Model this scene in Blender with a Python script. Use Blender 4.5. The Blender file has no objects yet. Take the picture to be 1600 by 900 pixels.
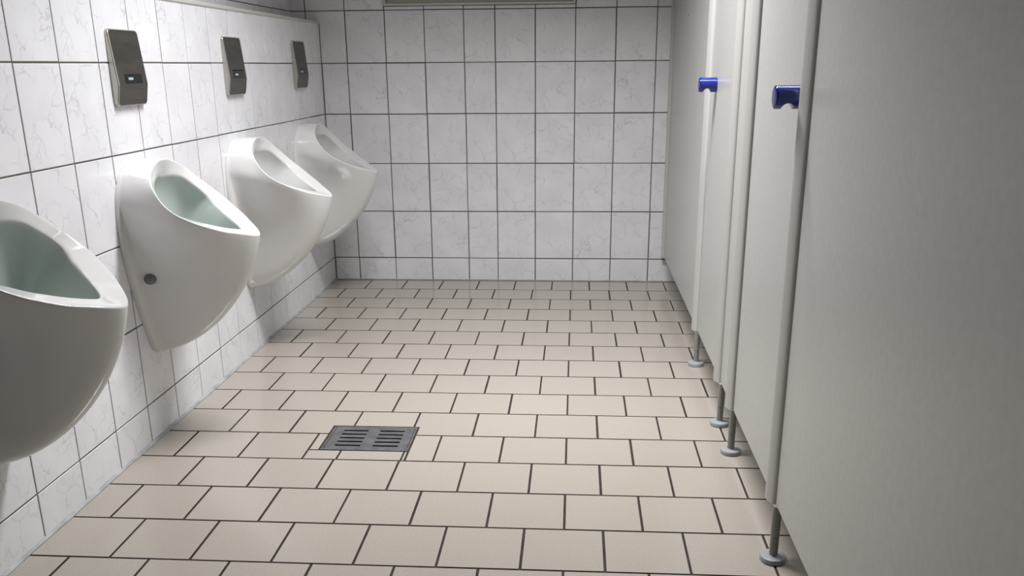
import bpy, bmesh, math, random
from mathutils import Vector, Matrix

random.seed(7)
C = bpy.context.scene.collection
S = bpy.context.scene

# ------------------------------------------------------------------ camera
F_PX, PITCH, YAW, ROLL = 1402.098, 0.312616, -0.071318, -0.008684
CAM = Vector((1.29579, 0.0, 1.10520))
cam_d = bpy.data.cameras.new('camera')
cam = bpy.data.objects.new('camera', cam_d)
C.objects.link(cam)
cam_d.sensor_fit = 'HORIZONTAL'
cam_d.sensor_width = 36.0
cam_d.lens = F_PX / 1600 * 36.0
cam_d.shift_y = 105 / 1600
cam_d.clip_start = 0.02
_f = Vector((math.sin(YAW) * math.cos(PITCH), math.cos(YAW) * math.cos(PITCH), -math.sin(PITCH)))
_r = Vector((math.cos(YAW), -math.sin(YAW), 0))
_u = _r.cross(_f)
_r2 = _r * math.cos(ROLL) + _u * math.sin(ROLL)
_u2 = -_r * math.sin(ROLL) + _u * math.cos(ROLL)
M = Matrix((_r2, _u2, -_f)).transposed().to_4x4()
M.translation = CAM
cam.matrix_world = M
S.camera = cam

# ------------------------------------------------------------------ light
w = bpy.data.worlds.new('world')
S.world = w
w.use_nodes = True
w.node_tree.nodes['Background'].inputs[0].default_value = (1, 1, 1, 1)
w.node_tree.nodes['Background'].inputs[1].default_value = 0.0


def area(name, loc, sx, sy, power, color, spread=180, rot=(0, 0, 0)):
    l = bpy.data.lights.new(name, 'AREA')
    l.shape = 'RECTANGLE'
    l.size, l.size_y = sx, sy
    l.energy = power
    l.color = color
    l.spread = math.radians(spread)
    o = bpy.data.objects.new(name, l)
    o.location = loc
    o.rotation_euler = rot
    C.objects.link(o)
    return o


LIGHT_COL = (0.985, 0.99, 1.0)
for ly in (2.70, 2.84):                      # the two tubes of the ceiling luminaire, across the room
    area('fluorescent_tube', (1.16, ly, 2.47), 1.1, 0.05, 25.5, LIGHT_COL, 122)
area('cubicle_fill', (2.45, 2.6, 2.5), 0.3, 1.2, 9.0, LIGHT_COL, 160)   # unseen fill light added to brighten the floor under the panels

S.view_settings.view_transform = 'Standard'
S.view_settings.look = 'None'
S.view_settings.gamma = 1.0
S.view_settings.use_curve_mapping = False
S.view_settings.exposure = 0.0


# ------------------------------------------------------------------ helpers
def srgb(r, g, b):
    def c(v):
        v /= 255
        return v / 12.92 if v <= 0.04045 else ((v + 0.055) / 1.055) ** 2.4
    return (c(r), c(g), c(b), 1.0)


def mat(name, col, rough=0.5, metal=0.0, spec=0.5, coat=0.0):
    m = bpy.data.materials.new(name)
    m.use_nodes = True
    b = m.node_tree.nodes['Principled BSDF']
    b.inputs['Base Color'].default_value = col
    b.inputs['Roughness'].default_value = rough
    b.inputs['Metallic'].default_value = metal
    b.inputs['Specular IOR Level'].default_value = spec
    b.inputs['Coat Weight'].default_value = coat
    return m


def nd(m, t):
    return m.node_tree.nodes.new(t)


def lk(m, a, b):
    m.node_tree.links.new(a, b)


def bsdf(m):
    return m.node_tree.nodes['Principled BSDF']


def noisy(m, c0, c1, scale, detail=4.0, lo=0.35, hi=0.65, bump=0.0, coord='Object', stretch=None):
    """base colour wanders between two tones of the same thing"""
    tc = nd(m, 'ShaderNodeTexCoord')
    n = nd(m, 'ShaderNodeTexNoise')
    n.inputs['Scale'].default_value = scale
    n.inputs['Detail'].default_value = detail
    src = tc.outputs[coord]
    if stretch:
        mp = nd(m, 'ShaderNodeMapping')
        mp.inputs['Scale'].default_value = stretch
        lk(m, src, mp.inputs['Vector'])
        src = mp.outputs[0]
    lk(m, src, n.inputs['Vector'])
    r = nd(m, 'ShaderNodeValToRGB')
    r.color_ramp.elements[0].position, r.color_ramp.elements[0].color = lo, c0
    r.color_ramp.elements[1].position, r.color_ramp.elements[1].color = hi, c1
    lk(m, n.outputs['Fac'], r.inputs[0])
    lk(m, r.outputs[0], bsdf(m).inputs['Base Color'])
    if bump:
        b = nd(m, 'ShaderNodeBump')
        b.inputs['Strength'].default_value = bump
        b.inputs['Distance'].default_value = 0.001
        lk(m, n.outputs['Fac'], b.inputs['Height'])
        lk(m, b.outputs[0], bsdf(m).inputs['Normal'])
    return m


def finish(name, bm, mats, parent=None, smooth=False, auto=None, loc=None):
    me = bpy.data.meshes.new(name)
    bm.normal_update()
    bm.to_mesh(me)
    bm.free()
    for m in (mats if isinstance(mats, (list, tuple)) else [mats]):
        me.materials.append(m)
    if smooth:
        for p in me.polygons:
            p.use_smooth = True
        if auto is not None:
            try:
                me.set_sharp_from_angle(angle=math.radians(auto))
            except Exception:
                pass
    o = bpy.data.objects.new(name, me)
    C.objects.link(o)
    if parent is not None:
        o.parent = parent
    if loc is not None:
        o.location = loc
    return o


def struct(o):
    o['kind'] = 'structure'
    return o


def thing(name, label, cat, loc=(0, 0, 0), group=None):
    o = bpy.data.objects.new(name, None)
    o.empty_display_size = 0.05
    o.location = loc
    o['label'] = label
    o['category'] = cat
    o['kind'] = 'thing'
    if group:
        o['group'] = group
    C.objects.link(o)
    return o


def dup(root, loc, label):
    r = root.copy()
    C.objects.link(r)
    r.location = loc
    r['label'] = label
    for ch in list(root.children):
        c = ch.copy()
        C.objects.link(c)
        c.parent = r
        for g in ch.children:
            d = g.copy()
            C.objects.link(d)
            d.parent = c
    return r


def box(bm, lo, hi, bevel=0.0, seg=2, mi=0):
    v0 = len(bm.verts)
    r = bmesh.ops.create_cube(bm, size=1.0)
    c = [(a + b) / 2 for a, b in zip(lo, hi)]
    s = [b - a for a, b in zip(lo, hi)]
    for v in r['verts']:
        v.co = Vector((c[i] + v.co[i] * s[i] for i in range(3)))
    fs = {f for v in r['verts'] for f in v.link_faces}
    for f in fs:
        f.material_index = mi
    if bevel:
        es = list({e for v in r['verts'] for e in v.link_edges})
        bmesh.ops.bevel(bm, geom=es, offset=bevel, segments=seg, profile=0.5, affect='EDGES')


def lathe(bm, prof, n=48, origin=(0, 0, 0), axis='Z'):
    """revolve (r, h) pairs about an axis"""
    rings = []
    o = Vector(origin)
    for r, h in prof:
        ring = []
        for k in range(n):
            a = 2 * math.pi * k / n
            p = (r * math.cos(a), r * math.sin(a), h)
            if axis == 'X':
                p = (p[2], p[0], p[1])
            elif axis == 'Y':
                p = (p[1], p[2], p[0])
            ring.append(bm.verts.new(o + Vector(p)))
        rings.append(ring)
    for a, b in zip(rings, rings[1:]):
        for k in range(n):
            bm.faces.new((a[k], a[(k + 1) % n], b[(k + 1) % n], b[k]))
    bm.faces.new(list(reversed(rings[0])))
    bm.faces.new(rings[-1])
    bmesh.ops.recalc_face_normals(bm, faces=bm.faces[:])


def inset_poly(poly, d):
    """move every side of a counter-clockwise rectilinear polygon inwards by d"""
    n = len(poly)
    out = []
    for i in range(n):
        p0, p1, p2 = Vector(poly[i - 1]), Vector(poly[i]), Vector(poly[(i + 1) % n])
        a = (p1 - p0).normalized()
        b = (p2 - p1).normalized()
        na, nb = Vector((-a.y, a.x)), Vector((-b.y, b.x))
        out.append(p1 + na * d + nb * d if abs(a.dot(b)) < 0.5 else p1 + na * d)
    return out


def rect(x0, y0, x1, y1):
    return [(x0, y0), (x1, y0), (x1, y1), (x0, y1)]


def tile_field(name, polys, place, mats, grout=0.004, depth=0.0016, bevel=0.0013, jitter=0.0, back=None, edge=0):
    """tiles (polygons in a plane) standing proud of a grout bed, one mesh; place(u, v, h) gives the 3-D point"""
    bm = bmesh.new()
    uv = bm.loops.layers.uv.new('UVMap')
    tint = bm.loops.layers.float_color.new('tone')
    for poly, cell in polys:
        g = grout / 2
        jx, jy = random.uniform(-jitter, jitter), random.uniform(-jitter, jitter)
        P = [Vector((p[0] + jx, p[1] + jy)) for p in inset_poly(poly, g)]
        Q = [Vector((p[0], p[1])) for p in inset_poly([tuple(p) for p in P], bevel)]
        lo = [bm.verts.new(place(p.x, p.y, -depth)) for p in P]
        mid = [bm.verts.new(place(p.x, p.y, -bevel * 0.7)) for p in P]
        hi = [bm.verts.new(place(p.x, p.y, 0.0)) for p in Q]
        n = len(P)
        fs = [bm.faces.new(hi)]
        for i in range(n):
            j = (i + 1) % n
            fs.append(bm.faces.new((mid[i], mid[j], hi[j], hi[i])))
            fs.append(bm.faces.new((lo[i], lo[j], mid[j], mid[i])))
        var = random.randrange(4)
        fx, fy = random.choice((1, -1)), random.choice((1, -1))
        t = random.random()
        for q, f in enumerate(fs):
            f.material_index = 0 if q == 0 else edge
            for L in f.loops:
                L[tint] = (t, t, t, 1)
        base = {}
        for vs, ps in ((lo, P), (mid, P), (hi, Q)):
            for v, p in zip(vs, ps):
                base[v] = ((p.x - cell[0]) * fx + var * 3.1, (p.y - cell[1]) * fy + var * 1.7)
        for f in fs:
            for L in f.loops:
                L[uv].uv = base[L.vert]
    for bed in back:
        vs = [bm.verts.new(place(p[0], p[1], -depth)) for p in bed]
        vb = [bm.verts.new(place(p[0], p[1], -0.08)) for p in bed]
        f = bm.faces.new(vs)
        f.material_index = 1
        f = bm.faces.new(list(reversed(vb)))
        f.material_index = 1
        for i in range(len(vs)):
            j = (i + 1) % len(vs)
            f = bm.faces.new((vb[i], vb[j], vs[j], vs[i]))
            f.material_index = 1
    return struct(finish(name, bm, mats))


# ------------------------------------------------------------------ materials
def marble_tile():
    m = mat('white_marbled_tile', srgb(226, 224, 226), 0.16)
    uvn = nd(m, 'ShaderNodeUVMap')
    uvn.uv_map = 'UVMap'
    n1 = nd(m, 'ShaderNodeTexNoise')
    n1.inputs['Scale'].default_value = 22
    n1.inputs['Detail'].default_value = 3
    lk(m, uvn.outputs[0], n1.inputs['Vector'])
    mx = nd(m, 'ShaderNodeMixRGB')
    mx.blend_type = 'LINEAR_LIGHT'
    mx.inputs[0].default_value = 0.04
    lk(m, uvn.outputs[0], mx.inputs[1])
    lk(m, n1.outputs['Color'], mx.inputs[2])
    vo = nd(m, 'ShaderNodeTexVoronoi')
    vo.feature = 'DISTANCE_TO_EDGE'
    vo.inputs['Scale'].default_value = 14
    lk(m, mx.outputs[0], vo.inputs['Vector'])
    r1 = nd(m, 'ShaderNodeValToRGB')
    r1.color_ramp.elements[0].position, r1.color_ramp.elements[0].color = 0.0, (1, 1, 1, 1)
    r1.color_ramp.elements[1].position, r1.color_ramp.elements[1].color = 0.045, (0, 0, 0, 1)
    lk(m, vo.outputs['Distance'], r1.inputs[0])
    n2 = nd(m, 'ShaderNodeTexNoise')
    n2.inputs['Scale'].default_value = 11
    n2.inputs['Detail'].default_value = 3
    lk(m, uvn.outputs[0], n2.inputs['Vector'])
    r2 = nd(m, 'ShaderNodeValToRGB')
    r2.color_ramp.elements[0].position, r2.color_ramp.elements[0].color = 0.42, (0, 0, 0, 1)
    r2.color_ramp.elements[1].position, r2.color_ramp.elements[1].color = 0.66, (1, 1, 1, 1)
    lk(m, n2.outputs['Fac'], r2.inputs[0])
    mul = nd(m, 'ShaderNodeMath')
    mul.operation = 'MULTIPLY'
    lk(m, r1.outputs[0], mul.inputs[0])
    lk(m, r2.outputs[0], mul.inputs[1])
    mul2 = nd(m, 'ShaderNodeMath')
    mul2.operation = 'MULTIPLY'
    mul2.inputs[1].default_value = 0.40
    lk(m, mul.outputs[0], mul2.inputs[0])
    n3 = nd(m, 'ShaderNodeTexNoise')
    n3.inputs['Scale'].default_value = 7
    lk(m, uvn.outputs[0], n3.inputs['Vector'])
    r3 = nd(m, 'ShaderNodeValToRGB')
    r3.color_ramp.elements[0].position, r3.color_ramp.elements[0].color = 0.35, srgb(220, 219, 223)
    r3.color_ramp.elements[1].position, r3.color_ramp.elements[1].color = 0.65, srgb(228, 227, 230)
    lk(m, n3.outputs['Fac'], r3.inputs[0])
    mix = nd(m, 'ShaderNodeMixRGB')
    lk(m, mul2.outputs[0], mix.inputs[0])
    lk(m, r3.outputs[0], mix.inputs[1])
    mix.inputs[2].default_value = srgb(140, 140, 146)
    lk(m, mix.outputs[0], bsdf(m).inputs['Base Color'])
    return m


def floor_tile():
    m = mat('beige_floor_tile', srgb(165, 158, 148), 0.2, spec=0.7)
    tc = nd(m, 'ShaderNodeTexCoord')
    n = nd(m, 'ShaderNodeTexNoise')
    n.inputs['Scale'].default_value = 330
    n.inputs['Detail'].default_value = 2
    lk(m, tc.outputs['Object'], n.inputs['Vector'])
    r = nd(m, 'ShaderNodeValToRGB')
    r.color_ramp.elements[0].position, r.color_ramp.elements[0].color = 0.3, srgb(151, 144, 134)
    r.color_ramp.elements[1].position, r.color_ramp.elements[1].color = 0.62, srgb(169, 161, 151)
    lk(m, n.outputs['Fac'], r.inputs[0])
    at = nd(m, 'ShaderNodeAttribute')
    at.attribute_name = 'tone'
    r2 = nd(m, 'ShaderNodeValToRGB')
    r2.color_ramp.elements[0].color = (0.955, 0.955, 0.96, 1)
    r2.color_ramp.elements[1].color = (1, 1, 1, 1)
    lk(m, at.outputs['Color'], r2.inputs[0])
    mx = nd(m, 'ShaderNodeMixRGB')
    mx.blend_type = 'MULTIPLY'
    mx.inputs[0].default_value = 1
    lk(m, r.outputs[0], mx.inputs[1])
    lk(m, r2.outputs[0], mx.inputs[2])
    lk(m, mx.outputs[0], bsdf(m).inputs['Base Color'])
    n2 = nd(m, 'ShaderNodeTexNoise')
    n2.inputs['Scale'].default_value = 5
    lk(m, tc.outputs['Object'], n2.inputs['Vector'])
    r3 = nd(m, 'ShaderNodeValToRGB')
    r3.color_ramp.elements[0].position, r3.color_ramp.elements[0].color = 0.35, (0.16, 0.16, 0.16, 1)
    r3.color_ramp.elements[1].position, r3.color_ramp.elements[1].color = 0.65, (0.19, 0.19, 0.19, 1)
    lk(m, n2.outputs['Fac'], r3.inputs[0])
    lk(m, r3.outputs[0], bsdf(m).inputs['Roughness'])
    return m


M_TILE = marble_tile()
M_WGROUT = mat('grey_wall_grout', srgb(92, 86, 80), 0.9)
M_FLOOR = floor_tile()
M_FGROUT = noisy(mat('dark_floor_grout', srgb(50, 41, 35), 0.9), srgb(36, 29, 25), srgb(52, 43, 37), 30)
M_TRIM = mat('grey_plastic_trim', srgb(190, 188, 184), 0.4)
M_SEAL = noisy(mat('pale_silicone', srgb(160, 160, 160), 0.7), srgb(142, 143, 144), srgb(172, 172, 173), 14)
M_DSEAL = mat('dark_corner_joint', srgb(125, 119, 112), 0.8)
M_PAINT = mat('white_ceiling_paint', srgb(225, 223, 218), 0.8)
M_CEIL = mat('low_bounce_ceiling', srgb(150, 148, 143), 0.8)  # unseen ceiling, greyed to cut bounced light
M_FRONTWALL = mat('low_bounce_wall', srgb(95, 92, 88), 0.7)  # unseen wall, toned dark to cut bounce from behind the camera
M_CERAMIC = noisy(mat('white_glazed_ceramic', srgb(228, 227, 226), 0.08, coat=0.3), srgb(213, 212, 211), srgb(218, 217, 216), 3)
M_BOWL_G = noisy(mat('green_cast_bowl', srgb(186, 194, 190), 0.1), srgb(196, 205, 200), srgb(202, 210, 205), 6)  # green camera colour cast painted into the two nearer bowls
M_BOWL_W = noisy(mat('white_glazed_bowl', srgb(214, 214, 213), 0.1), srgb(218, 218, 217), srgb(224, 224, 223), 6)
M_PLUG = mat('grey_plastic_plug', srgb(104, 103, 104), 0.45)
M_CHROME = mat('chrome', srgb(170, 170, 172), 0.2, 1.0)
M_PLATE = noisy(mat('brushed_bronze_steel', srgb(104, 99, 93), 0.42, 0.7), srgb(88, 84, 80), srgb(102, 98, 93), 8, stretch=(40, 1, 1))
M_PLATE_EDGE = mat('plate_edge_glint', srgb(190, 186, 178), 0.35, 0.8)  # paler tone stands in for light caught by the metal edge
M_BLACK = mat('black_sensor_window', srgb(20, 22, 24), 0.12)
M_SENS_LABEL = mat('pale_sensor_mark', srgb(168, 182, 190), 0.4)
M_PANEL = noisy(mat('light_grey_laminate', srgb(196, 196, 192), 0.33), srgb(184, 184, 180), srgb(190, 190, 187), 60)
M_PROFILE = mat('grey_aluminium_profile', srgb(190, 188, 184), 0.4)
M_GAP_SCREW = mat('dark_gap_and_screw', srgb(46, 45, 44), 0.8)  # dark tone painted for shaded gaps, also the screw head's own colour
M_POST = mat('grey_steel_post', srgb(138, 139, 136), 0.4)
M_DISC = mat('grey_foot_disc', srgb(150, 153, 155), 0.35)
M_BLUE = mat('glossy_blue_plastic', srgb(12, 32, 126), 0.14, coat=0.3)
M_DRAIN = noisy(mat('dark_grey_drain_steel', srgb(98, 98, 100), 0.4, 0.35), srgb(90, 90, 92), srgb(110, 110, 112), 25)
M_VOID = mat('black_drain_pit', srgb(12, 11, 10), 0.9)
M_WFRAME = mat('olive_grey_window_frame', srgb(146, 143, 131), 0.45)
M_WLIP = mat('pale_window_lip', srgb(196, 194, 188), 0.4)

# glass
M_GLASS = mat('frosted_glass', srgb(150, 155, 152), 0.35)
bsdf(M_GLASS).inputs['Transmission Weight'].default_value = 0.35

# ------------------------------------------------------------------ room shell
D = 4.7196          # back wall
H = 2.6             # ceiling
Z0 = 0.1209         # first wall grout line
FRONT = -3.0
XR = 2.95           # wall behind the cubicles
LEDGE = 1.312       # top of the boxed-out wall that carries the urinals
SET = -0.14         # upper left wall, set back


# floor tiles: running bond
def floor_polys():
    py, px = 0.19265, 0.1955
    out = []
    ys = []
    y = 4.70
    k = 0
    DX0, DX1, DY0, DY1 = 0.530, 0.805, 2.455, 2.645      # hole for the floor drain
    while y > FRONT:
        lo, hi = y - py, y
        off = 0.203 if k % 2 == 0 else 0.1065
        xs = [off + px * (i - 3) for i in range(20)]
        edges = [0.0] + [x for x in xs if 0.02 < x < XR - 0.02] + [XR]
        cells = list(zip(edges, edges[1:]))
        if lo < DY1 - 0.01 and hi > DY1 + 0.03:                      # row with the drain's far edge
            for a, b in cells:
                if b <= DX0 or a >= DX1 - 0.03:
                    if DX1 - 0.03 <= a < DX1:
                        out.append(([(DX1, lo), (b, lo), (b, hi), (a, hi), (a, DY1), (DX1, DY1)], (a, lo)))
                    else:
                        out.append((rect(a, lo, b, hi), (a, lo)))
                elif a < DX0:                                        # L-shaped cut tile
                    out.append(([(a, lo), (DX0, lo), (DX0, DY1), (b, DY1), (b, hi), (a, hi)], (a, lo)))
                else:
                    out.append((rect(a, DY1, b, hi), (a, lo)))
        elif lo < DY0 and hi > DY0:                                  # row with the drain's near edge
            lo_c = [c for c in cells if c[1] <= 0.52]
            for a, b in lo_c:
                out.append((rect(a, lo, b, hi), (a, lo)))
            a = lo_c[-1][1]
            out.append((rect(a, DY0, DX0, hi), (a, lo)))
            out.append((rect(a, lo, 0.600, DY0), (a, lo)))
            out.append((rect(0.600, lo, 0.793, DY0), (0.6, lo)))
            out.append((rect(0.793, lo, DX1, DY0), (0.7, lo)))
            out.append((rect(DX1, lo, 0.8895, hi), (0.78, lo)))
            for a, b in cells:
                if a > 0.85:
                    out.append((rect(a, lo, b, hi), (a, lo)))
        else:
            for a, b in cells:
                out.append((rect(a, lo, b, hi), (a, lo)))
        y -= py
        k += 1
    out.append((rect(0, 4.70, XR, D + 0.004), (0, 4.7)))
    return out


fp = [q for q in floor_polys()]
tile_field('floor', fp, lambda u, v, h: Vector((u, v, h)), [M_FLOOR, M_FGROUT], grout=0.0056, depth=0.0021, bevel=0.0005,
           jitter=0.0005, edge=1,
           back=[rect(0, FRONT, 0.534, D), rect(0.801, FRONT, XR, D), rect(0.534, FRONT, 0.801, 2.459), rect(0.534, 2.641, 0.801, D)])


def wall_polys(us, vs):
    return [(rect(a, c, b, d), (a, c)) for a, b in zip(us, us[1:]) for c, d in zip(vs, vs[1:])]


rows = [0.0] + [Z0 + 0.25 * i for i in range(0, 10)] + [H]
# left wall, boxed out (x = 0)
cols = [2.08688 + 0.19728 * i for i in range(-30, 14)]
cols = [FRONT] + [c for c in cols if FRONT + 0.03 < c < D] + [D]
rl = [r for r in rows if r < LEDGE] + [LEDGE]
tile_field('wall_left', wall_polys(cols, rl), lambda u, v, h: Vector((h, u, v)), [M_TILE, M_WGROUT],
           grout=0.0042, jitter=0.0005, back=[rect(FRONT, 0, D, LEDGE)])
# upper left wall, set back
ru = [1.25] + [r for r in rows if r > LEDGE]
tile_field('wall_upper_left', wall_polys(cols, ru), lambda u, v, h: Vector((SET + h, u, v)), [M_TILE, M_WGROUT],
           grout=0.0042, jitter=0.0005, back=[rect(FRONT, 1.25, D, H)])
# back wall (y = D), around the window opening
WX0, WX1, WZ0, WZ1 = 0.3334, 1.2860, 1.390, 2.10
bc = [-0.264, -0.0654, 0.134, 0.3334, 0.5328, 0.7322, 0.8884, 1.0878, 1.2872, 1.4866, 1.686, 1.8854, 2.0848, 2.2842, 2.4836, 2.683, 2.8824, XR]
bp = []
for (poly, cell) in wall_polys(bc, rows):
    (x0, z0), (x1, z1) = poly[0], poly[2]
    if x0 < 0 and z1 < LEDGE:
        if x1 > 0.02:
            bp.append((rect(0.002, z0, x1, z1), cell))
        continue
    if x0 > WX0 - 0.01 and x1 < WX1 + 0.01:
        if z1 <= WZ0:
            bp.append((poly, cell))
        elif z0 < WZ0:
            bp.append((rect(x0, z0, x1, WZ0), cell))
        elif z0 < WZ1 < z1:
            bp.append((rect(x0, WZ1, x1, z1), cell))
        elif z0 >= WZ1:
            bp.append((poly, cell))
        continue
    bp.append((poly, cell))
tile_field('wall_back', bp, lambda u, v, h: Vector((u, D - h, v)), [M_TILE, M_WGROUT], grout=0.0050, jitter=0.0008,
           back=[rect(-0.264, 0, WX0, H), rect(WX1, 0, XR, H), rect(WX0, 0, WX1, WZ0), rect(WX0, WZ1, WX1, H)])

bm = bmesh.new()
box(bm, (XR, FRONT, 0), (XR + 0.1, D, H))
struct(finish('wall_right', bm, M_PAINT))
bm = bmesh.new()
box(bm, (-0.25, FRONT - 0.1, 0), (XR + 0.1, FRONT, H))
struct(finish('wall_front', bm, M_FRONTWALL))
bm = bmesh.new()
box(bm, (-0.25, FRONT - 0.1, H), (XR + 0.1, D + 0.1, H + 0.1))
struct(finish('ceiling', bm, M_CEIL))

# ledge strip on top of the boxed-out wall, with the shelf behind it
bm = bmesh.new()
box(bm, (-0.135, FRONT, LEDGE - 0.02), (-0.004, D - 0.003, LEDGE + 0.006))
struct(finish('trim_1', bm, M_TILE))
bm = bmesh.new()
box(bm, (-0.012, FRONT, LEDGE - 0.004), (0.0035, D - 0.003, LEDGE + 0.010), 0.003, 2)
struct(finish('trim_2', bm, M_TRIM))
# silicone beads: left wall to floor, back left corner, back wall to floor
bm = bmesh.new()
prof = [(0.0, 0.0), (0.009, 0.0), (0.0066, 0.0022), (0.0035, 0.0045), (0.0, 0.0075)]
ny = 90
prev = None
for i in range(ny + 1):
    y = FRONT + (D - 0.004 - FRONT) * i / ny
    k = 1 + 0.18 * math.sin(i * 1.7) * math.sin(i * 0.63)
    ring = [bm.verts.new((x * k, y, z * k)) for x, z in prof]
    if prev:
        for a in range(len(prof) - 1):
            bm.faces.new((prev[a], prev[a + 1], ring[a + 1], ring[a]))
    prev = ring
bmesh.ops.recalc_face_normals(bm, faces=bm.faces[:])
struct(finish('trim_3', bm, M_SEAL, smooth=True))
bm = bmesh.new()
box(bm, (0.0, D - 0.0035, 0.0), (0.0035, D, LEDGE), 0.001, 1)
struct(finish('trim_4', bm, M_DSEAL))
bm = bmesh.new()
box(bm, (0.0, D - 0.005, 0.0), (XR, D, 0.0045), 0.002, 2)
struct(finish('trim_5', bm, M_SEAL))

# ------------------------------------------------------------------ window at the top of the back wall
bm = bmesh.new()
# frame section (inset from outer edge, protrusion): lip, sloping face, inner step
sec = [(0.0, -0.06), (0.0, 0.012), (0.003, 0.015), (0.009, 0.015), (0.012, 0.011), (0.016, 0.012), (0.045, 0.030),
       (0.048, 0.034), (0.058, 0.034), (0.062, 0.030), (0.064, 0.0), (0.064, -0.06)]
rings = []
for ins, pr in sec:
    rings.append([bm.verts.new((x, D - pr, z)) for x, z in
                  ((WX0 + ins, WZ0 + ins), (WX1 - ins, WZ0 + ins), (WX1 - ins, WZ1 - ins), (WX0 + ins, WZ1 - ins))])
for k, (a, b) in enumerate(zip(rings, rings[1:])):
    for i in range(4):
        f = bm.faces.new((a[i], a[(i + 1) % 4], b[(i + 1) % 4], b[i]))
        f.material_index = 1 if k in (1, 2, 3) else 0
bmesh.ops.recalc_face_normals(bm, faces=bm.faces[:])
win = struct(finish('window_1', bm, [M_WFRAME, M_WLIP]))
bm = bmesh.new()
box(bm, (WX0 + 0.06, D - 0.012, WZ0 + 0.06), (WX1 - 0.06, D - 0.006, WZ1 - 0.06))
finish('pane', bm, M_GLASS, win)
# dark mitre lines at the corners
bm = bmesh.new()
for sx, cx in ((1, WX0), (-1, WX1)):
    a = Vector((cx + sx * 0.016, D - 0.0125, WZ0 + 0.016))
    b = Vector((cx + sx * 0.046, D - 0.0310, WZ0 + 0.046))
    side = Vector((0.0012, 0, -0.0012)) if sx > 0 else Vector((0.0012, 0, 0.0012))
    up = Vector((0, -0.0008, 0))
    vs = [bm.verts.new(p) for p in (a - side + up, a + side + up, b + side + up, b - side + up,
                                    a - side - up, a + side - up, b + side - up, b - side - up)]
    for q in ((0, 1, 2, 3), (7, 6, 5, 4), (0, 4, 5, 1), (1, 5, 6, 2), (2, 6, 7, 3), (3, 7, 4, 0)):
        bm.faces.new([vs[i] for i in q])
bmesh.ops.recalc_face_normals(bm, faces=bm.faces[:])
finish('mitre_joint', bm, M_DSEAL, win)


# ------------------------------------------------------------------ urinals
def spline(pts, n):
    """n+1 samples of a Catmull-Rom curve through pts (mirrored at both ends in y), even in arc length"""
    P = [Vector(p) for p in pts]
    e0 = Vector((P[1].x, -P[1].y, P[1].z))
    e1 = Vector((P[-2].x, -P[-2].y, P[-2].z))
    Q = [e0] + P + [e1]
    dense = []
    for i in range(1, len(Q) - 2):
        for k in range(24):
            t = k / 24
            p0, p1, p2, p3 = Q[i - 1], Q[i], Q[i + 1], Q[i + 2]
            dense.append(0.5 * ((2 * p1) + (p2 - p0) * t + (2 * p0 - 5 * p1 + 4 * p2 - p3) * t * t
                                + (3 * p1 - p0 - 3 * p2 + p3) * t ** 3))
    dense.append(P[-1])
    L = [0.0]
    for a, b in zip(dense, dense[1:]):
        L.append(L[-1] + (b - a).length)
    out = []
    j = 0
    for k in range(n + 1):
        s = L[-1] * k / n
        while j < len(L) - 2 and L[j + 1] < s:
            j += 1
        t = (s - L[j]) / max(1e-9, L[j + 1] - L[j])
        out.append(dense[j].lerp(dense[j + 1], min(1, max(0, t))))
    return out


OUT = [(.080, 0, .851), (.081, .03, .8495), (.083, .06, .842), (.087, .09, .832), (.093, .12, .816), (.102, .14, .800), (.117, .16, .779),
       (.146, .18, .746), (.170, .184, .725), (.192, .18, .709), (.226, .16, .687), (.252, .14, .673), (.273, .12, .662),
       (.291, .10, .653), (.307, .08, .647), (.322, .06, .641), (.336, .04, .635), (.347, .018, .630), (.351, 0, .628)]
INN = [(.064, 0, .797), (.071, .03, .797), (.080, .055, .796), (.087, .08, .791), (.094, .10, .783), (.105, .12, .766),
       (.124, .138, .743), (.145, .143, .723), (.165, .133, .706), (.180, .12, .697), (.205, .10, .683), (.226, .08, .673),
       (.247, .06, .663), (.266, .04, .655), (.284, .018, .648), (.292, 0, .645)]
WAL = [(0, 0, .852), (0, .045, .849), (0, .09, .836), (0, .13, .805), (0, .155, .765), (0, .168, .710), (0, .170, .650), (0, .161, .570),
       (0, .138, .480), (0, .115, .410), (0, .09, .345), (0, .068, .295), (0, .042, .266), (0, 0, .258)]


def resample(pts, n, anchors):
    """samples of the loop so that sample fraction anchors[k][0] falls on arc fraction anchors[k][1]"""
    fine = spline(pts, 600)
    out = []
    for k in range(n + 1):
        s = k / n
        for (a0, b0), (a1, b1) in zip(anchors, anchors[1:]):
            if a0 <= s <= a1 + 1e-9:
                t = b0 + (b1 - b0) * (s - a0) / (a1 - a0)
                break
        x = t * 600
        i = min(599, int(x))
        out.append(fine[i].lerp(fine[i + 1], x - i))
    return out


def bez(p0, p1, p2, p3, t):
    u = 1 - t
    return p0 * u ** 3 + p1 * 3 * u * u * t + p2 * 3 * u * t * t + p3 * t ** 3


def sm(a, b, s):
    t = min(1, max(0, (s - a) / (b - a)))
    return t * t * (3 - 2 * t)


def mixv(a, b, t):
    return a + (b - a) * t


NU = 60          # samples for half the loop
ident = [(0, 0), (1, 1)]
o_half = resample(OUT, NU, ident)
i_half = resample(INN, NU, ident)
w_half = resample(WAL, NU, [(0, 0), (0.5, 0.33), (1, 1)])


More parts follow.
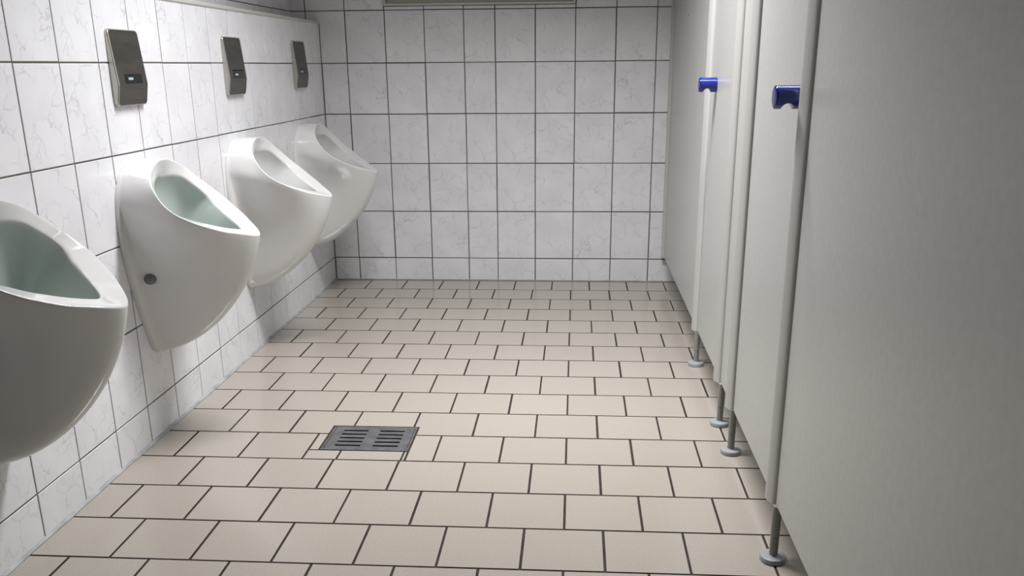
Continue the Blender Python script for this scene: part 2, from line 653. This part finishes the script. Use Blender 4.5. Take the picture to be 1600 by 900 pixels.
def urinal_columns():
    body, rim, bowl = [], [], []
    for k in range(NU + 1):
        s = k / NU
        O, I, W = o_half[k], i_half[k], w_half[k]
        # ---- outside: rim -> wall
        fl = 0.016
        fw = sm(0.42, 0.62, s) * (1 - sm(0.93, 1.0, s))          # flange shows low on the sides
        W2 = Vector((fl + 0.008 * fw, W.y * mixv(0.985, 0.87, fw), W.z + (0.004 if s > .9 else 0)))
        ws = sm(0.25, 0.6, s)          # 0 top, 1 lower body
        wf = sm(0.55, 1.0, s)          # front
        d1x = mixv(-0.022, -0.030, ws)
        d1z = mixv(mixv(0.0, -0.085, ws), -0.185, wf)
        wy = sm(0.40, 0.72, s)
        P1 = Vector((O.x + d1x, O.y * mixv(1.0, 0.76, wy), O.z + d1z))
        P2x = mixv(mixv(0.045, 0.078, wy), 0.150, wf)
        P2y = W.y * mixv(1.0, 0.60, wy)
        P2z = W.z + mixv(mixv(0, 0.0, ws), 0.017, wf)
        P2 = Vector((P2x, P2y, P2z))
        col = []
        # rounded outer edge
        mid = O.lerp(I, 0.5)
        tocen = (I - O).normalized()
        down = (P1 - O).normalized()
        r = 0.006
        NB = 26
        col_body = [bez(O + down * r, P1, P2, W2, t / NB) for t in range(NB + 1)]
        col_body.append(Vector((mixv(fl * 0.8, fl + 0.002, fw), mixv(W2.y, W.y * 0.955, fw), W.z)))
        col_body.append(Vector((mixv(fl * 0.55, fl - 0.003, fw), mixv(W.y * 0.995, W.y * 0.985, fw), W.z)))
        col_body.append(Vector((fl * 0.35, W.y, W.z)))
        col_body.append(W.copy())
        body.append(col_body)
        # ---- rim: roll over the outer edge, across, into the bowl
        nb = []
        for t in range(0, 6):
            a = t / 5
            nb.append(bez(O + down * r, O + down * r * 0.3, O + tocen * r * 0.3, O + tocen * r, a))
        # ---- bowl
        B = Vector((0.115, 0, 0.375))
        fb = sm(0.35, 0.95, s)
        bp1 = Vector((mixv(0.018, I.x - 0.012, fb) if s < 0.999 else I.x - 0.012, I.y * mixv(1.06, 0.96, fb), I.z - mixv(0.055, 0.09, fb)))
        bp2 = Vector((mixv(0.018, 0.200, fb), I.y * 0.62, mixv(0.44, 0.40, fb)))
        dn = (bp1 - I).normalized()
        ri = 0.008
        back = (O - I).normalized()
        for t in range(1, 5):
            nb.append((O + tocen * r).lerp(I + back * ri, t / 5))
        for t in range(0, 6):
            nb.append(bez(I + back * ri, I + back * ri * 0.3, I + dn * ri * 0.3, I + dn * ri, t / 5))
        rim.append(nb)
        bowl.append([bez(I + dn * ri, bp1, bp2, B, t / 24) for t in range(25)])
    return body, rim, bowl


def full(cols):
    """mirror half columns to the closed loop"""
    out = [[p.copy() for p in c] for c in cols]
    for c in reversed(cols[1:-1]):
        out.append([Vector((p.x, -p.y, p.z)) for p in c])
    return out


def skin(cols, cap_end=False, wrap_y=True):
    bm = bmesh.new()
    n = len(cols)
    g = [[bm.verts.new(p) for p in c] for c in cols]
    for i in range(n):
        a, b = g[i], g[(i + 1) % n]
        for k in range(len(a) - 1):
            bm.faces.new((a[k], a[k + 1], b[k + 1], b[k]))
    bmesh.ops.remove_doubles(bm, verts=bm.verts[:], dist=0.00005)
    bmesh.ops.recalc_face_normals(bm, faces=bm.faces[:])
    return bm


body_c, rim_c, bowl_c = urinal_columns()
shell = [list(reversed(b)) + r[1:] for b, r in zip(body_c, rim_c)]   # wall -> rim -> start of the bowl
shell_full = full(shell)
bowl_full = full(bowl_c)


def side_point(z, x):
    """half width of the outside at height z and distance x from the wall"""
    best = None
    for c in body_c:
        for p in c:
            d = (p.x - x) ** 2 + (p.z - z) ** 2
            if best is None or d < best[0]:
                best = (d, p.y)
    return best[1]


def make_urinal(label, y, bowl_mat):
    t = thing('urinal', label, 'urinal', (0.0005, y, 0.258), 'wall urinals in a row')
    off = Vector((0, 0, 0.258))
    bm = skin([[p - off for p in c] for c in shell_full])
    sh = finish('ceramic_body', bm, M_CERAMIC, t, smooth=True)
    bm = skin([[p - off for p in c] for c in bowl_full])
    for f in bm.faces:
        f.normal_flip()
    bw = finish('bowl', bm, bowl_mat, t, smooth=True)
    # flush nozzle at the top of the bowl's back
    bm = bmesh.new()
    lathe(bm, [(0.009, 0.0), (0.010, 0.004), (0.007, 0.010), (0.003, 0.012)], 24, (0.034, 0, 0.735 - 0.258), 'X')
    finish('flush_nozzle', bm, M_CHROME, bw, smooth=True, auto=40)
    # outlet strainer at the bottom of the bowl
    bm = bmesh.new()
    lathe(bm, [(0.030, 0.0), (0.030, 0.003), (0.026, 0.005), (0.004, 0.006)], 32, (0.115, 0, 0.376 - 0.258))
    finish('outlet_strainer', bm, M_CHROME, bw, smooth=True, auto=40)
    # screw plugs low on both flanks
    px, pz = 0.050, 0.515
    h = side_point(pz, px)
    for s in (-1, 1):
        bm = bmesh.new()
        lathe(bm, [(0.0175, -0.016), (0.0170, 0.003), (0.0150, 0.010), (0.0105, 0.017), (0.0055, 0.0205), (0.0015, 0.0215)], 32, (0, 0, 0), 'Y')
        rot = Matrix.Rotation(math.radians(0), 4, 'Z') if s > 0 else Matrix.Rotation(math.pi, 4, 'Z')
        bmesh.ops.transform(bm, matrix=Matrix.Translation((px, s * h, pz - 0.258)) @ rot, verts=bm.verts[:])
        finish('screw_plug', bm, M_PLUG, t, smooth=True, auto=50)
    return t


UR_Y = [1.778, 2.620, 3.462, 4.306]
u_a = make_urinal('white ceramic wall urinal nearest the camera, cut off by the left edge of the picture', UR_Y[0], M_BOWL_G)
u_b = dup(u_a, (0.0005, UR_Y[1], 0.258), 'white ceramic wall urinal with a grey screw plug showing on its side')
u_c = make_urinal('white ceramic wall urinal under the middle one of the three metal flush plates', UR_Y[2], M_BOWL_W)
u_d = dup(u_c, (0.0005, UR_Y[3], 0.258), 'white ceramic wall urinal farthest away, next to the back wall')


# ------------------------------------------------------------------ flush plates
def rrect(y0, y1, z0, z1, r, n=5):
    pts = []
    for cy, cz, a0 in ((y1 - r, z0 + r, -90), (y1 - r, z1 - r, 0), (y0 + r, z1 - r, 90), (y0 + r, z0 + r, 180)):
        for k in range(n + 1):
            a = math.radians(a0 + 90 * k / n)
            pts.append((cy + r * math.cos(a), cz + r * math.sin(a)))
    return pts


def plate_depth(z):
    """front face of the cover: leans out to a ridge under the sensor, then back in"""
    zt, zb, zs = 0.105, -0.105, -0.045
    dt, ds, db = 0.008, 0.0225, 0.0125
    if z >= zs:
        return ds + (dt - ds) * (z - zs) / (zt - zs)
    return ds + (db - ds) * (z - zs) / (zb - zs)


def make_plate(label, y, z, slot):
    t = thing('flush_plate', label, 'flush plate', (0.0005, y, z), 'urinal flush plates')
    hw, hh = 0.089, 0.104
    bm = bmesh.new()
    bmesh.ops.create_grid(bm, x_segments=2, y_segments=2, size=0.1)
    bm.clear()
    loops = []
    # rings from wall outwards: (inset, depth offset from front)
    for ins, dd in ((0.0, None), (0.0, -0.0035), (0.0008, -0.0014), (0.003, 0.0)):
        ring = []
        for py, pz in rrect(-hw + ins, hw - ins, -hh + ins, hh - ins, 0.012 - ins * 0.5, 6):
            x = 0.0 if dd is None else plate_depth(pz) + dd
            ring.append(bm.verts.new((x, py, pz)))
        loops.append(ring)
    n = len(loops[0])
    for q, (a, b) in enumerate(zip(loops, loops[1:])):
        for i in range(n):
            f = bm.faces.new((a[i], a[(i + 1) % n], b[(i + 1) % n], b[i]))
            f.material_index = 1
    front = loops[-1]
    f = bm.faces.new(front)
    for zc in (-0.045,):
        bmesh.ops.bisect_plane(bm, geom=bm.faces[:] + bm.edges[:] + bm.verts[:], plane_co=(0, 0, zc), plane_no=(0, 0, 1))
    bm.verts.ensure_lookup_table()
    fr = set(v for v in front)
    for v in bm.verts:
        if abs(v.co.z + 0.045) < 1e-5 and v.co.x > 0.004:
            d = 0.0 if abs(abs(v.co.y) - hw) > 0.0029 else (-0.0035 if abs(abs(v.co.y) - hw) < 0.0004 else -0.0014)
            v.co.x = plate_depth(-0.045) + d
    bmesh.ops.recalc_face_normals(bm, faces=bm.faces[:])
    cover = finish('cover', bm, [M_PLATE, M_PLATE_EDGE], t)
    # sensor window, just above the ridge
    s_up, s_lo, sw = -0.017, -0.043, 0.052
    bm = bmesh.new()
    lo, hi = [], []
    for py, pz in rrect(-sw + 0.004, sw + 0.004, s_lo, s_up, 0.005, 4):
        lo.append(bm.verts.new((plate_depth(pz) - 0.002, py, pz)))
        hi.append(bm.verts.new((plate_depth(pz) + 0.0006, py, pz)))
    bm.faces.new(hi)
    n = len(lo)
    for i in range(n):
        bm.faces.new((lo[i], lo[(i + 1) % n], hi[(i + 1) % n], hi[i]))
    bmesh.ops.recalc_face_normals(bm, faces=bm.faces[:])
    sens = finish('sensor_window', bm, M_BLACK, t)
    bm = bmesh.new()
    x = plate_depth(-0.03) + 0.0006
    box(bm, (x - 0.001, -0.028, -0.0335), (x + 0.0005, 0.000, -0.0262), 0.0004, 1)
    finish('sensor_mark', bm, M_SENS_LABEL, sens)
    if slot:
        bm = bmesh.new()
        box(bm, (plate_depth(-0.014) - 0.004, -0.050, -0.0165), (plate_depth(-0.014) + 0.0022, 0.056, -0.0125))
        finish('sensor_slot', bm, M_VOID, t)
    return t


make_plate('metal sensor flush plate nearest the camera, with a pale mark in its sensor window', 2.622, 1.107, False)
make_plate('metal sensor flush plate in the middle, with a dark open slot', 3.468, 1.110, True)
make_plate('metal sensor flush plate closest to the back wall', 4.314, 1.115, False)

# ------------------------------------------------------------------ floor drain
dx0, dx1, dy0, dy1 = 0.534, 0.802, 2.458, 2.642
dr = thing('floor_drain', 'dark grey slotted metal drain grate set into the floor tiles', 'drain', ((dx0 + dx1) / 2, (dy0 + dy1) / 2, 0))
hx, hy = (dx1 - dx0) / 2, (dy1 - dy0) / 2
bm = bmesh.new()
# grate: a plate with two columns of five slots, built as a grid with holes
fx = 0.0075
xs = [-hx + fx, -hx + 0.036, -0.019, 0.019, hx - 0.036, hx - fx]
ys = [-hy + 0.006]
y = -hy + 0.030
for k in range(5):
    ys += [y, y + 0.0105]
    y += 0.0290
ys.append(hy - 0.006)
gv = {}
for zi, z in enumerate((-0.006, 0.0)):
    for i, x in enumerate(xs):
        for j, yy in enumerate(ys):
            gv[(zi, i, j)] = bm.verts.new((x, yy, z))


def solid(i, j):
    return 0 <= i < len(xs) - 1 and 0 <= j < len(ys) - 1 and not (i in (1, 3) and j % 2 == 1)


for i in range(len(xs) - 1):
    for j in range(len(ys) - 1):
        if not solid(i, j):
            continue
        bm.faces.new([gv[(1, a, b)] for a, b in ((i, j), (i + 1, j), (i + 1, j + 1), (i, j + 1))])
        bm.faces.new([gv[(0, a, b)] for a, b in ((i, j + 1), (i + 1, j + 1), (i + 1, j), (i, j))])
        for (di, dj, e0, e1) in ((0, -1, (i, j), (i + 1, j)), (1, 0, (i + 1, j), (i + 1, j + 1)),
                                 (0, 1, (i + 1, j + 1), (i, j + 1)), (-1, 0, (i, j + 1), (i, j))):
            if not solid(i + di, j + dj):
                bm.faces.new((gv[(0,) + e0], gv[(0,) + e1], gv[(1,) + e1], gv[(1,) + e0]))
bmesh.ops.recalc_face_normals(bm, faces=bm.faces[:])
finish('grate', bm, M_DRAIN, dr)
bm = bmesh.new()
sec = [(0.0, -0.03), (0.0, 0.0004), (0.0008, 0.0010), (0.0050, 0.0010), (0.0058, 0.0004), (0.0058, -0.03)]
rg = [[bm.verts.new((sx * (hx - i), sy * (hy - i), z)) for sx, sy in ((-1, -1), (1, -1), (1, 1), (-1, 1))] for i, z in sec]
for a, b in zip(rg, rg[1:]):
    for i in range(4):
        bm.faces.new((a[i], a[(i + 1) % 4], b[(i + 1) % 4], b[i]))
bmesh.ops.recalc_face_normals(bm, faces=bm.faces[:])
finish('drain_frame', bm, M_DRAIN, dr)
bm = bmesh.new()
box(bm, (-hx + 0.004, -hy + 0.004, -0.06), (hx - 0.004, hy - 0.004, -0.03))
finish('drain_pit', bm, M_VOID, dr)

# ------------------------------------------------------------------ cubicles
FX = 1.765          # face of the panels
ZB = 0.140          # underside
ZT = 2.02
TH = 0.028


def leaf(name, parent, y0, y1, x=FX, m=None):
    bm = bmesh.new()
    box(bm, (0, y0, ZB), (TH, y1, ZT), 0.0015, 2)
    return finish(name, bm, m or M_PANEL, parent, loc=(x, 0, 0))


def profile(parent, y0, y1, out=0.018):
    """rounded upright profile with a D-shaped section"""
    bm = bmesh.new()
    pts = []
    # D-shaped nose: steep on the far side, long soft slope on the near side
    P = [(0.0, y0), (-out * 0.22, y0 + 0.001), (-out * 0.42, y0 + 0.005), (-out * 0.62, y0 + 0.0125), (-out * 0.79, y0 + 0.0205),
         (-out * 0.92, y0 + 0.0285), (-out, y1 - 0.007), (-out * 0.97, y1 - 0.0035), (-out * 0.85, y1 - 0.0012), (-out * 0.6, y1), (0.0, y1)]
    pts = list(P)
    pts += [(TH + 0.004, y1), (TH + 0.004, y0)]
    lo = [bm.verts.new((x, y, ZB - 0.004)) for x, y in pts]
    hi = [bm.verts.new((x, y, ZT)) for x, y in pts]
    bm.faces.new(lo)
    bm.faces.new(hi)
    for i in range(len(pts)):
        j = (i + 1) % len(pts)
        bm.faces.new((lo[i], lo[j], hi[j], hi[i]))
    bmesh.ops.recalc_face_normals(bm, faces=bm.faces[:])
    return finish('edge_profile', bm, M_PROFILE, parent, smooth=True, auto=40, loc=(FX, 0, 0))


def gap_strip(parent, y0, y1):  # dark strip painted as the shade in the gap by an upright
    bm = bmesh.new()
    box(bm, (0.004, y0, ZB), (TH, y1, ZT))
    return finish('gap_shade', bm, M_GAP_SCREW, parent, loc=(FX, 0, 0))


def foot(parent, y, top):
    bm = bmesh.new()
    lathe(bm, [(0.0100, 0.010), (0.0100, 0.0610), (0.0094, 0.0615), (0.0094, 0.0625), (0.0104, 0.0630), (0.0104, top)], 32)
    p = finish('support_post', bm, M_POST, parent, smooth=True, auto=40, loc=(FX + 0.003, y, 0))
    bm = bmesh.new()
    lathe(bm, [(0.0285, 0.0), (0.0302, 0.0015), (0.0302, 0.0095), (0.0288, 0.0125), (0.0260, 0.0135), (0.0120, 0.0145), (0.0105, 0.0165)], 48)
    finish('foot_disc', bm, M_DISC, p, smooth=True, auto=35)
    return p


def knob(parent, y, z=1.037):
    R, L = 0.0240, 0.060
    rn, xc = 0.0125, -0.0325
    bm = bmesh.new()
    n = 64
    xsn = [0.0, 0.002]
    steps = 40
    xsn += [0.002 + (L - 0.006) * k / steps for k in range(1, steps + 1)]
    prof = [(-x, R if x > 0.003 else R * 0.97) for x in xsn]
    prof += [(-(L - 0.0025), R - 0.0006), (-(L - 0.0012), R - 0.002), (-(L - 0.0003), R - 0.005), (-L, R - 0.010), (-L - 0.0006, 0.004)]
    rings = []
    for x, r in prof:
        ring = []
        for k in range(n):
            a = 2 * math.pi * k / n
            yy, zz = r * math.sin(a), r * math.cos(a)
            if abs(x - xc) < rn:
                zz = max(zz, -R + math.sqrt(rn * rn - (x - xc) ** 2))
            ring.append(bm.verts.new((x, yy, zz)))
        rings.append(ring)
    for a, b in zip(rings, rings[1:]):
        for k in range(n):
            bm.faces.new((a[k], a[(k + 1) % n], b[(k + 1) % n], b[k]))
    bm.faces.new(rings[0])
    bm.faces.new(rings[-1])
    bmesh.ops.recalc_face_normals(bm, faces=bm.faces[:])
    k = finish('door_knob', bm, M_BLUE, parent, smooth=True, auto=45, loc=(FX, y, z))
    k['label'] = 'glossy blue door knob with a scooped underside'
    return k


# partition against the back wall
p1 = thing('cubicle_partition', 'grey cubicle partition panel standing against the tiled back wall', 'partition', group='grey cubicle partitions')
leaf('panel', p1, 3.352, D - 0.030)
profile(p1, 3.310, 3.352)
gap_strip(p1, 3.302, 3.310)
foot(p1, 3.318, ZB)
bm = bmesh.new()
box(bm, (-0.012, D - 0.040, ZB - 0.004), (TH + 0.012, D - 0.0005, ZT), 0.001, 1)
finish('wall_channel', bm, M_PROFILE, p1, loc=(FX, 0, 0))
bm = bmesh.new()
lathe(bm, [(0.004, 0.002), (0.004, -0.0006), (0.002, -0.0012)], 16, (0, 0, 0), 'X')
finish('screw_head', bm, M_GAP_SCREW, p1, loc=(FX, 4.10, 1.30))
# far door
d1 = thing('door_to_cubicle', 'grey cubicle door farther away, blue knob at its far edge', 'door', group='grey cubicle doors')
leaf('door_leaf', d1, 2.772, 3.300)
knob(d1, 3.187)
# narrow post panel between the two doors
p2 = thing('cubicle_partition', 'narrow grey partition strip standing between the two cubicle doors', 'partition', group='grey cubicle partitions')
leaf('panel', p2, 2.532, 2.728)
profile(p2, 2.728, 2.770)
profile(p2, 2.490, 2.532)
gap_strip(p2, 2.482, 2.490)
foot(p2, 2.715, ZB)
foot(p2, 2.495, ZB)
# near door
d2 = thing('door_to_cubicle', 'grey cubicle door nearer the camera, blue knob at its near edge', 'door', group='grey cubicle doors')
leaf('door_leaf', d2, 1.944, 2.480)
knob(d2, 1.975)
# nearest partition, running past the camera
p3 = thing('cubicle_partition', 'wide grey partition panel filling the right side, nearest the camera', 'partition', group='grey cubicle partitions')
leaf('panel', p3, FRONT + 0.01, 1.892)
profile(p3, 1.898, 1.942, 0.016)
gap_strip(p3, 1.892, 1.898)
foot(p3, 1.886, ZB)
